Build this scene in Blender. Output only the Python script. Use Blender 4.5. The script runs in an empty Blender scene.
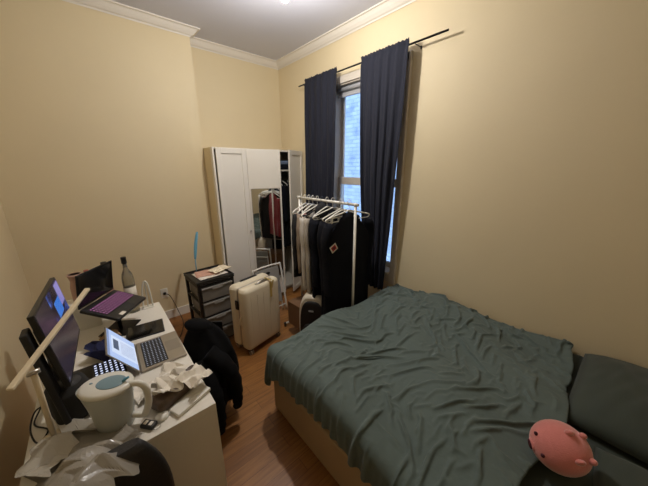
import bpy, bmesh, math, random
import numpy as np
from mathutils import Vector, Matrix, noise, Euler
C = bpy.context.scene.collection
S = bpy.context.scene
PI = math.pi
# ---------------------------------------------------------------- camera
F_PX = 265.0
cx = Vector((0.75390628, -0.6569797, -0.00172984))
cy = Vector((0.18111764, 0.20530616, 0.961793))
cz = Vector((-0.63152333, -0.72541509, 0.27377222))
cam = bpy.data.objects.new('camera', bpy.data.cameras.new('camera')); C.objects.link(cam)
cam.matrix_world = Matrix(((cx.x, cy.x, cz.x, 0.0), (cx.y, cy.y, cz.y, 0.0), (cx.z, cy.z, cz.z, 1.77), (0, 0, 0, 1)))
cam.data.sensor_width = 36; cam.data.lens = 36 * F_PX / 648; cam.data.clip_start = 0.02
S.camera = cam
# ---------------------------------------------------------------- world, lights, exposure
S.view_settings.view_transform = 'Standard'; S.view_settings.look = 'None'
S.view_settings.gamma = 1; S.view_settings.use_curve_mapping = False
S.view_settings.exposure = 0.0
W = bpy.data.worlds.new('world'); S.world = W; W.use_nodes = True
W.node_tree.nodes['Background'].inputs[0].default_value = (0.42, 0.58, 1.0, 1)
W.node_tree.nodes['Background'].inputs[1].default_value = 3.5
LAMP = (1.42, 2.06, 3.02)
ld = bpy.data.lights.new('ceiling_bulb_light', 'POINT'); ld.energy = 74; ld.color = (1.0, 0.955, 0.90); ld.shadow_soft_size = 0.035
lo = bpy.data.objects.new('ceiling_bulb_light', ld); lo.location = (1.25, 1.84, 2.86); C.objects.link(lo)
# ---------------------------------------------------------------- materials
def lin(c):
    return tuple((v / 12.92 if v <= 0.04045 else ((v + 0.055) / 1.055) ** 2.4) for v in [x / 255 for x in c]) + (1,)
def mat(name, rgb, rough=0.6, metal=0.0, var=0.0, vscale=8, bump=0.0, bscale=60, emit=None, es=0, trans=0, alpha=1, sheen=0, coat=0, spec=None, sub=0):
    m = bpy.data.materials.new(name); m.use_nodes = True
    nt = m.node_tree; b = nt.nodes['Principled BSDF']; L = nt.links
    c = lin(rgb)
    b.inputs['Base Color'].default_value = c; b.inputs['Roughness'].default_value = rough; b.inputs['Metallic'].default_value = metal
    if spec is not None: b.inputs['Specular IOR Level'].default_value = spec
    if trans: b.inputs['Transmission Weight'].default_value = trans
    if alpha < 1: b.inputs['Alpha'].default_value = alpha
    if sheen: b.inputs['Sheen Weight'].default_value = sheen; b.inputs['Sheen Roughness'].default_value = 0.5
    if coat: b.inputs['Coat Weight'].default_value = coat
    if emit: b.inputs['Emission Color'].default_value = lin(emit); b.inputs['Emission Strength'].default_value = es
    tc = nt.nodes.new('ShaderNodeTexCoord')
    if var:
        n = nt.nodes.new('ShaderNodeTexNoise'); n.inputs['Scale'].default_value = vscale; n.inputs['Detail'].default_value = 4
        mx = nt.nodes.new('ShaderNodeMix'); mx.data_type = 'RGBA'
        mx.inputs[6].default_value = tuple(v * (1 - var) for v in c[:3]) + (1,); mx.inputs[7].default_value = tuple(min(1, v * (1 + var)) for v in c[:3]) + (1,)
        L.new(tc.outputs['Object'], n.inputs['Vector']); L.new(n.outputs['Fac'], mx.inputs[0]); L.new(mx.outputs[2], b.inputs['Base Color'])
    if bump:
        n = nt.nodes.new('ShaderNodeTexNoise'); n.inputs['Scale'].default_value = bscale; n.inputs['Detail'].default_value = 5
        bp = nt.nodes.new('ShaderNodeBump'); bp.inputs['Strength'].default_value = bump; bp.inputs['Distance'].default_value = 0.01
        L.new(tc.outputs['Object'], n.inputs['Vector']); L.new(n.outputs['Fac'], bp.inputs['Height']); L.new(bp.outputs[0], b.inputs['Normal'])
    return m
M = {}
M['wall'] = mat('cream wall paint', (219, 203, 167), 0.62, var=0.035, vscale=2.5, bump=0.08, bscale=35)
M['ceiling'] = mat('ceiling paint', (206, 207, 218), 0.8, var=0.02, vscale=3, bump=0.04)
M['crown'] = mat('crown moulding paint', (226, 220, 210), 0.55)
M['trim'] = mat('window trim paint', (205, 196, 182), 0.5, var=0.03)
M['white'] = mat('white laminate', (229, 223, 211), 0.42)
M['white_in'] = mat('white carcass board', (205, 198, 184), 0.5)
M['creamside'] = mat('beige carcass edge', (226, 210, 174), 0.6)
M['plastic_w'] = mat('white plastic', (225, 222, 212), 0.35)
M['black'] = mat('black plastic', (22, 21, 22), 0.4)
M['black_m'] = mat('matte black plastic', (30, 29, 30), 0.6)
M['blackmetal'] = mat('black painted metal', (24, 22, 24), 0.35, metal=0.6)
M['chrome'] = mat('brushed steel', (190, 185, 180), 0.3, metal=1)
M['silver'] = mat('anodised silver', (168, 160, 148), 0.38, metal=0.75)
M['navy'] = mat('navy curtain cloth', (23, 26, 40), 0.9, var=0.12, vscale=30, bump=0.1, bscale=400)
M['duvet'] = mat('dark green cotton', (84, 97, 93), 0.82, var=0.05, vscale=6, bump=0.55, bscale=16, sheen=0.1)
M['sheet'] = mat('dark green jersey sheet', (58, 66, 59), 0.85, var=0.05, vscale=6, bump=0.1, bscale=500, sheen=0.1)
M['mattress'] = mat('mattress ticking', (190, 175, 150), 0.85, bump=0.1, bscale=300)
M['bedwood'] = mat('beige bed base upholstery', (176, 152, 118), 0.75, var=0.05, vscale=10, bump=0.1, bscale=350)
M['pink'] = mat('pink plush', (212, 126, 120), 0.9, var=0.04, vscale=25, bump=0.2, bscale=220, sheen=0.6)
M['maroon'] = mat('maroon felt', (66, 18, 30), 0.8)
M['case'] = mat('cream polycarbonate', (224, 213, 188), 0.38, var=0.02, vscale=4)
M['tagyellow'] = mat('yellow paper tag', (196, 168, 92), 0.7)
M['coat'] = mat('black coat cloth', (13, 13, 15), 0.95, var=0.2, vscale=40, bump=0.2, bscale=300, spec=.2)
M['jacket'] = mat('dark navy coat cloth', (17, 19, 27), 0.95, var=0.15, vscale=40, bump=0.2, bscale=300, spec=.2)
M['blackcloth'] = mat('black jersey', (20, 20, 23), 0.88, var=0.15, vscale=40, bump=0.25, bscale=300)
M['redcloth'] = mat('deep red fleece', (128, 24, 34), 0.88, var=0.1, vscale=30, bump=0.25, bscale=300, sheen=0.2)
M['greycloth'] = mat('light grey jersey', (196, 190, 182), 0.88, var=0.08, vscale=60, bump=0.25, bscale=300)
M['taupe'] = mat('taupe cotton', (150, 134, 118), 0.88, var=0.08, vscale=40, bump=0.25, bscale=300)
M['creamcloth'] = mat('warm grey knit', (172, 164, 152), 0.9, var=0.1, vscale=60, bump=0.4, bscale=250)
M['backpack'] = mat('black nylon', (17, 17, 20), 0.6, var=0.1, bump=0.2, bscale=400)
M['offwhite'] = mat('off white webbing', (206, 198, 182), 0.8)
M['greyfab'] = mat('grey canvas', (150, 146, 138), 0.85, var=0.08, vscale=30, bump=0.2, bscale=300)
M['drawerplast'] = mat('smoky translucent drawer plastic', (132, 128, 122), 0.28, var=0.12, vscale=9, alpha=0.8)
M['cardboard'] = mat('brown cardboard', (118, 86, 58), 0.85, var=0.1, vscale=12)
M['rubber'] = mat('dark grey rubber', (48, 46, 45), 0.7)
M['speaker'] = mat('charcoal speaker cloth', (44, 43, 42), 0.95, bump=0.5, bscale=500, var=0.1, vscale=90)
M['bag'] = mat('grey plastic film', (150, 144, 134), 0.26, var=0.1, vscale=10, bump=0.2, bscale=30, spec=0.7)
M['tissue'] = mat('white tissue', (228, 220, 206), 0.9, bump=0.1, bscale=90)
M['blueplastic'] = mat('teal blue plastic', (84, 146, 172), 0.35)
M['bluelid'] = mat('grey blue plastic lid', (122, 148, 158), 0.35)
M['glass'] = mat('clear glass', (235, 240, 238), 0.05, trans=1.0)
M['pinkglass'] = mat('dusty pink glass', (186, 148, 134), 0.3, var=0.05)
M['leather'] = mat('black leather', (28, 26, 27), 0.45, bump=0.2, bscale=120)
M['lampwhite'] = mat('warm white painted metal', (224, 208, 178), 0.4)
M['lid_text'] = mat('printed light grey', (170, 170, 170), 0.6)
M['paper'] = mat('white paper', (226, 218, 205), 0.8)
M['redpaint'] = mat('red print', (176, 30, 34), 0.6)
M['copper'] = mat('red braided cable', (140, 52, 36), 0.6)

def wood_floor():
    m = bpy.data.materials.new('laminate oak planks'); m.use_nodes = True; nt = m.node_tree; L = nt.links; b = nt.nodes['Principled BSDF']
    tc = nt.nodes.new('ShaderNodeTexCoord')
    br = nt.nodes.new('ShaderNodeTexBrick'); br.offset = 0.37; br.inputs['Scale'].default_value = 1
    br.inputs['Brick Width'].default_value = 1.1; br.inputs['Row Height'].default_value = 0.095; br.inputs['Mortar Size'].default_value = 0.0012
    br.inputs['Color1'].default_value = lin((160, 110, 58)); br.inputs['Color2'].default_value = lin((140, 94, 48)); br.inputs['Mortar'].default_value = lin((96, 62, 34))
    mp = nt.nodes.new('ShaderNodeMapping'); mp.inputs['Scale'].default_value = (1.2, 16, 1)
    n = nt.nodes.new('ShaderNodeTexNoise'); n.inputs['Scale'].default_value = 3.5; n.inputs['Detail'].default_value = 7; n.inputs['Distortion'].default_value = 0.7
    cr = nt.nodes.new('ShaderNodeValToRGB'); cr.color_ramp.elements[0].position = 0.3; cr.color_ramp.elements[0].color = (0.68, 0.64, 0.58, 1); cr.color_ramp.elements[1].position = 0.7; cr.color_ramp.elements[1].color = (1.15, 1.12, 1.05, 1)
    mx = nt.nodes.new('ShaderNodeMix'); mx.data_type = 'RGBA'; mx.blend_type = 'MULTIPLY'; mx.inputs[0].default_value = 1
    L.new(tc.outputs['Object'], br.inputs['Vector']); L.new(tc.outputs['Object'], mp.inputs['Vector']); L.new(mp.outputs[0], n.inputs['Vector'])
    L.new(n.outputs['Fac'], cr.inputs[0]); L.new(br.outputs['Color'], mx.inputs[6]); L.new(cr.outputs[0], mx.inputs[7]); L.new(mx.outputs[2], b.inputs['Base Color'])
    b.inputs['Roughness'].default_value = 0.42
    return m
M['floor'] = wood_floor()
def brickmat():
    m = bpy.data.materials.new('painted white brick'); m.use_nodes = True; nt = m.node_tree; L = nt.links; b = nt.nodes['Principled BSDF']
    tc = nt.nodes.new('ShaderNodeTexCoord'); mp = nt.nodes.new('ShaderNodeMapping'); mp.inputs['Rotation'].default_value = (PI / 2, 0, PI / 2)
    sp = nt.nodes.new('ShaderNodeSeparateXYZ'); cb = nt.nodes.new('ShaderNodeCombineXYZ')
    L.new(tc.outputs['Object'], sp.inputs[0]); L.new(sp.outputs['Y'], cb.inputs['X']); L.new(sp.outputs['Z'], cb.inputs['Y'])
    br = nt.nodes.new('ShaderNodeTexBrick'); br.inputs['Scale'].default_value = 1; br.inputs['Brick Width'].default_value = 0.23; br.inputs['Row Height'].default_value = 0.078; br.inputs['Mortar Size'].default_value = 0.008
    br.inputs['Color1'].default_value = lin((205, 214, 220)); br.inputs['Color2'].default_value = lin((178, 190, 200)); br.inputs['Mortar'].default_value = lin((160, 172, 184))
    L.new(cb.outputs[0], br.inputs['Vector'])
    n = nt.nodes.new('ShaderNodeTexNoise'); n.inputs['Scale'].default_value = 3; n.inputs['Detail'].default_value = 6
    L.new(cb.outputs[0], n.inputs['Vector'])
    cr = nt.nodes.new('ShaderNodeValToRGB'); cr.color_ramp.elements[0].position = 0.33; cr.color_ramp.elements[0].color = (0.7, 0.74, 0.78, 1); cr.color_ramp.elements[1].position = 0.45; cr.color_ramp.elements[1].color = (1, 1, 1, 1)
    mx = nt.nodes.new('ShaderNodeMix'); mx.data_type = 'RGBA'; mx.blend_type = 'MULTIPLY'; mx.inputs[0].default_value = 1
    L.new(n.outputs['Fac'], cr.inputs[0]); L.new(br.outputs['Color'], mx.inputs[6]); L.new(cr.outputs[0], mx.inputs[7]); L.new(mx.outputs[2], b.inputs['Base Color'])
    b.inputs['Roughness'].default_value = 0.85
    return m
M['brick'] = brickmat()
mm = mat('silvered mirror', (225, 228, 228), 0.02, metal=1.0); M['mirror'] = mm

# ---------------------------------------------------------------- geometry helpers
def box(bm, c, s, bev=0.0, rot=None, seg=2):
    t = bmesh.new(); bmesh.ops.create_cube(t, size=1.0)
    for v in t.verts: v.co = Vector((v.co.x * s[0], v.co.y * s[1], v.co.z * s[2]))
    if bev > 0: bmesh.ops.bevel(t, geom=t.edges[:], offset=min(bev, min(s) * 0.49), segments=seg, affect='EDGES', profile=0.5)
    mx = Matrix.Translation(c) @ (rot.to_4x4() if rot is not None else Matrix.Identity(4))
    merge(bm, t, mx)
def merge(bm, t, mx=None):
    vm = {}
    for v in t.verts: vm[v] = bm.verts.new(mx @ v.co if mx else v.co)
    for f in t.faces:
        try: bm.faces.new([vm[v] for v in f.verts]).smooth = f.smooth
        except ValueError: pass
    t.free()
def bx(bm, x0, x1, y0, y1, z0, z1, bev=0.0, seg=2):
    box(bm, ((x0 + x1) / 2, (y0 + y1) / 2, (z0 + z1) / 2), (abs(x1 - x0), abs(y1 - y0), abs(z1 - z0)), bev, seg=seg)
def tube(bm, pts, r, n=10, cap=True, flat=1.0):
    pts = [Vector(p) for p in pts]; rings = []
    up = Vector((0, 0, 1)); prev = None
    for i, p in enumerate(pts):
        d = (pts[min(i + 1, len(pts) - 1)] - pts[max(i - 1, 0)]).normalized()
        if prev is None: a = d.orthogonal().normalized() if abs(d.dot(up)) > 0.95 else d.cross(up).normalized()
        else: a = (prev - d * prev.dot(d)).normalized()
        b_ = d.cross(a).normalized(); prev = a
        rr = r[i] if isinstance(r, (list, tuple)) else r
        rings.append([bm.verts.new(p + a * math.cos(2 * PI * k / n) * rr + b_ * math.sin(2 * PI * k / n) * rr * flat) for k in range(n)])
    loft(bm, rings, cap)
def loft(bm, rings, cap=True):
    n = len(rings[0])
    for i in range(len(rings) - 1):
        for k in range(n):
            bm.faces.new((rings[i][k], rings[i][(k + 1) % n], rings[i + 1][(k + 1) % n], rings[i + 1][k])).smooth = True
    if cap:
        bm.faces.new(list(reversed(rings[0]))); bm.faces.new(rings[-1])
def lathe(bm, prof, c=(0, 0, 0), n=24, sx=1, sy=1, cap=True):
    c = Vector(c)
    rings = [[bm.verts.new(c + Vector((r * sx * math.cos(2 * PI * k / n), r * sy * math.sin(2 * PI * k / n), z))) for k in range(n)] for r, z in prof]
    loft(bm, rings, cap)
def ell(bm, c, s, rot=None, n=16):
    t = bmesh.new(); bmesh.ops.create_uvsphere(t, u_segments=n, v_segments=n // 2 + 2, radius=1)
    for f in t.faces: f.smooth = True
    mx = Matrix.Translation(c) @ (rot.to_4x4() if rot is not None else Matrix.Identity(4)) @ Matrix.Diagonal((s[0], s[1], s[2], 1))
    merge(bm, t, mx)
def arc(p0, p1, p2, n=8):
    p0, p1, p2 = Vector(p0), Vector(p1), Vector(p2)
    return [(p0 * (1 - t) ** 2 + p1 * 2 * t * (1 - t) + p2 * t * t) for t in [i / n for i in range(n + 1)]]
def spline(pts, n=6):
    pts = [Vector(p) for p in pts]; out = []
    for i in range(len(pts) - 1):
        a, b, c, d = pts[max(i - 1, 0)], pts[i], pts[i + 1], pts[min(i + 2, len(pts) - 1)]
        for k in range(n):
            t = k / n
            out.append(0.5 * ((2 * b) + (c - a) * t + (2 * a - 5 * b + 4 * c - d) * t * t + (3 * b - a - 3 * c + d) * t ** 3))
    return out + [pts[-1]]
def obj(name, bm, m, parent=None, loc=None, smooth=None, mods=None):
    bmesh.ops.recalc_face_normals(bm, faces=bm.faces[:])
    me = bpy.data.meshes.new(name); bm.to_mesh(me); bm.free()
    if m: me.materials.append(M[m] if isinstance(m, str) else m)
    o = bpy.data.objects.new(name, me); C.objects.link(o)
    if smooth is not None:
        for p in me.polygons: p.use_smooth = smooth
    if parent: o.parent = parent
    if loc: o.location = loc
    return o
def part(name, m, parent, fn, smooth=None):
    bm = bmesh.new(); fn(bm); return obj(name, bm, m, parent, smooth=smooth)
def tag(o, label, cat, group=None, kind=None):
    o['label'] = label; o['category'] = cat
    if group: o['group'] = group
    if kind: o['kind'] = kind
    return o
def thing(name, label, cat, loc=(0, 0, 0), rz=0, group=None, mw=None):
    o = bpy.data.objects.new(name, None); C.objects.link(o); o.empty_display_size = 0.05
    if mw is not None: o.matrix_world = mw
    else: o.location = loc; o.rotation_euler = (0, 0, rz)
    return tag(o, label, cat, group)
def struct(name, m, fn, parent=None):
    bm = bmesh.new(); fn(bm); o = obj(name, bm, m, parent)
    if parent is None: o['kind'] = 'structure'
    return o
def grid(bm, nu, nv, fn, smooth=True):
    vs = [[bm.verts.new(fn(i / nu, j / nv)) for j in range(nv + 1)] for i in range(nu + 1)]
    for i in range(nu):
        for j in range(nv): bm.faces.new((vs[i][j], vs[i + 1][j], vs[i + 1][j + 1], vs[i][j + 1])).smooth = smooth
    return vs
def solidify(o, t, off=-1):
    s = o.modifiers.new('thickness', 'SOLIDIFY'); s.thickness = t; s.offset = off
def subsurf(o, n=1):
    s = o.modifiers.new('smooth', 'SUBSURF'); s.levels = n; s.render_levels = n
def basis(o, x, y):  # frame from an origin, an x axis and a rough y axis
    x = Vector(x).normalized(); z = x.cross(Vector(y)).normalized(); y = z.cross(x)
    o = Vector(o)
    return Matrix(((x.x, y.x, z.x, o.x), (x.y, y.y, z.y, o.y), (x.z, y.z, z.z, o.z), (0, 0, 0, 1)))

# ================================================================ THE ROOM
XL, XR, YB, YC, YF, ZC = -0.57, 2.32, 3.64, 3.405, -0.9, 3.17
XCH = 1.089
OY0, OY1, OZ0, OZ1 = 1.56, 2.50, 0.66, 2.66      # window opening
struct('floor', 'floor', lambda b: bx(b, XL - .1, XR + .25, YF - .1, YB + .1, -0.1, 0))
struct('ceiling', 'ceiling', lambda b: bx(b, XL - .1, XR + .25, YF - .1, YB + .1, ZC, ZC + .1))
struct('wall_left', 'wall', lambda b: bx(b, XL - .1, XL, YF - .1, YC, 0, ZC))
struct('wall_front', 'wall', lambda b: bx(b, XL, XR, YF - .1, YF, 0, ZC))
struct('wall_chimney', 'wall', lambda b: bx(b, XL - .1, XCH, YC, YB + .1, 0, ZC))
struct('wall_back', 'wall', lambda b: bx(b, XCH, XR, YB, YB + .1, 0, ZC))
def wr(b):
    bx(b, XR, XR + .2, YF - .1, OY0, 0, ZC); bx(b, XR, XR + .2, OY1, YB + .1, 0, ZC)
    bx(b, XR, XR + .2, OY0, OY1, 0, OZ0); bx(b, XR, XR + .2, OY0, OY1, OZ1, ZC)
struct('wall_right', 'wall', wr)
def crown(path, name):
    # path: list of (x,y, inward normal mitre) ; profile extruded between mitred ends
    prof = [(0.0, 0.0), (0.0, -0.075), (0.008, -0.078), (0.012, -0.066), (0.028, -0.058), (0.048, -0.038), (0.062, -0.020), (0.070, -0.012), (0.088, -0.010), (0.090, 0.0)]
    def f(b):
        rings = []
        for (x, y, mx_, my_) in path:
            rings.append([b.verts.new((x + mx_ * u, y + my_ * u, ZC + v * 1.0)) for u, v in prof])
        loft(b, rings, True)
    o = struct(name, 'crown', f)
    for p in o.data.polygons: p.use_smooth = False
crown([(XL, YF, 1, 1), (XL, YC, 1, -1), (XCH, YC, 1, -1), (XCH, YB, 1, -1), (XR, YB, -1, -1), (XR, YF, -1, 1)], 'trim_1')
def base(name, a, b_, d):
    struct(name, 'crown', lambda b: (bx(b, min(a[0], b_[0]) , max(a[0], b_[0]) , min(a[1], b_[1]), max(a[1], b_[1]), 0, 0.11, 0.004)))
base('baseboard_left', (XL, YF), (XL + .015, YC), 0)
base('baseboard_chimney', (XL + .015, YC - .015), (XCH + 0.0, YC), 0)
base('baseboard_back', (XCH + .015, YB - .015), (XR - .015, YB), 0)
base('baseboard_right', (XR - .015, YF), (XR, YB - .015), 0)

# window
win = bpy.data.objects.new('window_1', None); C.objects.link(win); win['kind'] = 'structure'; win.location = (XR, OY0, OZ0)
def P_(fn):  # write in world coordinates, store local to the window
    def g(b):
        fn(b)
        for v in b.verts: v.co -= Vector((XR, OY0, OZ0))
    return g
def casing(b):
    for y0, y1 in ((OY0 - .075, OY0), (OY1, OY1 + .075)):
        bx(b, XR - .022, XR, y0, y1, OZ0 - .12, OZ1 + .075, 0.004); bx(b, XR - .034, XR - .02, y0 + (0 if y0 < 2 else .055), y0 + (.02 if y0 < 2 else .075), OZ0 - .12, OZ1 + .075, 0.003)
    bx(b, XR - .022, XR, OY0 - .075, OY1 + .075, OZ1, OZ1 + .075, 0.004)
    for y0, y1 in ((OY0, OY0 + .012), (OY1 - .012, OY1)): bx(b, XR, XR + .2, y0, y1, OZ0, OZ1)
    bx(b, XR, XR + .2, OY0, OY1, OZ1 - .012, OZ1)
part('window_frame', 'trim', win, P_(casing))
part('window_sill', 'trim', win, P_(lambda b: (bx(b, XR - .06, XR + .2, OY0 - .0, OY1 + .0, OZ0 - .005, OZ0 + .02, .004), bx(b, XR - .02, XR, OY0 - .06, OY1 + .06, OZ0 - .10, OZ0 - .005, .003))))
def sash(b, x, z0, z1, rail0, rail1):
    y0, y1 = OY0 + .012, OY1 - .012
    bx(b, x, x + .035, y0, y0 + .042, z0, z1, .003); bx(b, x, x + .035, y1 - .042, y1, z0, z1, .003)
    bx(b, x, x + .035, y0 + .042, y1 - .042, z0, z0 + rail0, .003); bx(b, x, x + .035, y0 + .042, y1 - .042, z1 - rail1, z1, .003)
up = part('sash', 'trim', win, P_(lambda b: sash(b, XR + .125, 1.565, 2.645, .07, .06)))
dn = part('sash', 'trim', win, P_(lambda b: sash(b, XR + .085, OZ0 + .02, 1.655, .06, .085)))
part('sash_glass', 'glass', win, P_(lambda b: bx(b, XR + .140, XR + .143, OY0 + .05, OY1 - .05, 1.64, 2.60)))
part('sash_glass', 'glass', win, P_(lambda b: bx(b, XR + .100, XR + .103, OY0 + .05, OY1 - .05, OZ0 + .07, 1.58)))
def shade(b):
    tube(b, [(XR + .045, OY0 + .02, 2.615), (XR + .045, OY1 - .02, 2.615)], .024, 16)
    bx(b, XR + .06, XR + .063, OY0 + .03, OY1 - .03, 2.56, 2.615); bx(b, XR + .052, XR + .070, OY0 + .03, OY1 - .03, 2.54, 2.56, .004)
o = part('roller_shade', mat('pale grey roller shade', (176, 176, 178), .7), win, P_(shade))
part('sash_lock', 'chrome', win, P_(lambda b: (bx(b, XR + .085, XR + .115, 2.02, 2.08, 1.655, 1.672, .004))))
struct('wall_outside', 'brick', lambda b: bx(b, XR + 2.1, XR + 2.2, -2.5, 7.5, -3, 7))

# ================================================================ LIGHT FIXTURE
cl = thing('ceiling_lamp', 'lit round pendant bulb hanging from a white ceiling rose', 'lamp', (1.25, 1.84, ZC))
part('cord', 'plastic_w', cl, lambda b: tube(b, [(0, 0, -.05), (0, 0, -.225)], .004, 8))
part('ceiling_rose', 'plastic_w', cl, lambda b: lathe(b, [(.06, 0), (.06, -.012), (.045, -.03), (.022, -.036), (.022, -.055)], n=28), smooth=True)
part('bulb', mat('glowing bulb', (255, 250, 240), .4, emit=(255, 236, 214), es=14), cl, lambda b: lathe(b, [(.014, -.225), (.016, -.24), (.024, -.255), (.028, -.275), (.024, -.293), (.012, -.303), (.002, -.305)], n=24), smooth=True)

# ================================================================ CURTAINS
RX = 2.225
rod = thing('curtain_rod', 'thin black curtain rod fixed above the window', 'curtain rod', (RX, 1.143, 2.752))
part('rod', 'blackmetal', rod, lambda b: tube(b, [(0, 0, 0), (0, 1.89, 0)], .008, 12))
for y in (.27, 1.42 + .36):
    part('bracket', 'blackmetal', rod, lambda b, y=y: (tube(b, [(0, y, -.012), (.093, y, -.012)], .004, 8), box(b, (.091, y, -.014), (.006, .012, .026), .002), tube(b, [(0, y, -.012), (-.010, y, -.006), (-.011, y, .006)], .003, 6)))
def curtain(label, yt0, yt1, yb0, yb1, zb, seed, nf, bow):
    b = bmesh.new(); rnd = random.Random(seed); ph = [rnd.uniform(0, 6.28) for _ in range(6)]
    ztop = 2.752 + .035
    def f(u, v):
        z = ztop + (zb - ztop) * v
        w = v ** 1.5
        y0 = yt0 + (yb0 - yt0) * w + bow * math.sin(PI * v) ; y1 = yt1 + (yb1 - yt1) * w + bow * math.sin(PI * v)
        y = y0 + (y1 - y0) * (u + .02 * math.sin(u * nf * 6.28 + ph[0]) * min(1, v * 3))
        amp = .008 + .016 * min(1, v * 2.2)
        s = math.sin(u * nf * 6.28 + ph[0] + .8 * math.sin(v * 2 + ph[1])) * .7 + .2 * math.sin(u * nf * 2.3 * 6.28 + ph[2] + v) + .7 * noise.noise(Vector((u * 9, v * 3, seed)))
        hd = math.exp(-((z - 2.752) / .014) ** 2) * 0
        x = RX - .013 - .012 - amp * (1 + s) * .9
        if abs(z - 2.752) < .02: x = RX - .018 - .006 * (1 + s)
        z2 = z + (.004 * math.sin(u * nf * 3.1 * 6.28 + ph[3]) + .006 * noise.noise(Vector((u * 8, 0, seed)))) * max(0, 1 - v * 30)
        return Vector((x, y, z2))
    grid(b, 150, 90, f)
    # fabric loop passing behind the rod (rod pocket)
    for (zz) in (0,):
        pass
    o = obj('curtain', b, 'navy'); solidify(o, .003, 0)
    return tag(o, label, 'curtain', 'navy curtains at the window')
curtain('navy curtain panel on the left of the window, nearest the wardrobe', 2.865, 2.31, 2.86, 2.36, .12, 3, 5, 0)
curtain('navy curtain panel on the right of the window, tapering onto the bed', 1.97, 1.455, 1.80, 1.545, .50, 8, 5, 0)

# ================================================================ WARDROBE
WX0, WX1, WY, WZ = 1.092, 2.305, 3.12, 1.99
wd = thing('wardrobe', 'white three door wardrobe with a mirror on its ajar middle door', 'wardrobe', (WX0, WY, 0))
WW = WX1 - WX0; WD = YB - .02 - WY
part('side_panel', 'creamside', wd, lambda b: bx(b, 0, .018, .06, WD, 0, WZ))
part('front_post', 'white', wd, lambda b: bx(b, -.002, .018, -.004, .06, 0, WZ, .002))
part('side_panel', 'white_in', wd, lambda b: bx(b, WW - .018, WW, 0, WD, 0, WZ))
part('divider', 'white_in', wd, lambda b: bx(b, .385, .403, .003, WD - .01, .07, WZ - .018))
part('top_panel', 'white', wd, lambda b: bx(b, .018, WW - .018, 0, WD, WZ - .018, WZ, .001))
part('bottom_panel', 'white_in', wd, lambda b: (bx(b, .018, WW - .018, 0, WD - .01, .05, .07), bx(b, .018, WW - .018, .03, .045, 0, .05)))
part('back_panel', 'white_in', wd, lambda b: bx(b, .018, WW - .018, WD - .006, WD, .0, WZ - .018))
part('shelf', 'white_in', wd, lambda b: bx(b, .403, WW - .018, .01, WD - .01, 1.725, 1.743))
part('hanging_rail', 'chrome', wd, lambda b: tube(b, [(.403, .24, 1.66), (WW - .018, .24, 1.66)], .011, 10))
def doorpart(hx, ang, w, sgn, style):
    b = bmesh.new(); z0, z1 = .055, WZ - .006; t = .018
    if style == 'panel':
        x0, x1 = (0, w) if sgn > 0 else (-w, 0)
        bx(b, x0, x1, -.006, 0, z0, z1)
        fr = .058
        bx(b, x0, x0 + fr, -t, -.006, z0, z1, .002); bx(b, x1 - fr, x1, -t, -.006, z0, z1, .002)
        bx(b, x0 + fr, x1 - fr, -t, -.006, z1 - fr, z1, .002); bx(b, x0 + fr, x1 - fr, -t, -.006, z0, z0 + fr, .002)
    else:
        bx(b, 0, w, -t, 0, z0, z1, .002)
    o = obj('door', b, 'white', wd); o.location = (hx, -.001, 0); o.rotation_euler = (0, 0, ang)
    return o
d1 = doorpart(.031, 0, .356, 1, 'panel')
part('knob', 'chrome', d1, lambda b: (tube(b, [(.335, -.018, 1.0), (.335, -.032, 1.0)], .006, 10), ell(b, (.335, -.038, 1.0), (.013, .010, .013))), smooth=True)
d2 = doorpart(.395, -math.radians(18), .405, 1, 'flat')
part('mirror', 'mirror', d2, lambda b: bx(b, .028, .378, -.0215, -.0183, .30, 1.515))
part('mirror_frame', mat('silver mirror edging', (170, 160, 148), .35, metal=.5), d2, lambda b: (bx(b, .022, .028, -.024, -.0181, .294, 1.521), bx(b, .378, .384, -.024, -.0181, .294, 1.521), bx(b, .028, .378, -.024, -.0181, 1.515, 1.521), bx(b, .028, .378, -.024, -.0181, .294, .30)))
d3 = doorpart(WW - .004, math.radians(29), .395, -1, 'panel')
part('knob', 'chrome', d3, lambda b: (tube(b, [(-.365, -.018, 1.0), (-.365, -.032, 1.0)], .006, 10), ell(b, (-.365, -.038, 1.0), (.013, .010, .013))), smooth=True)

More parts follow.
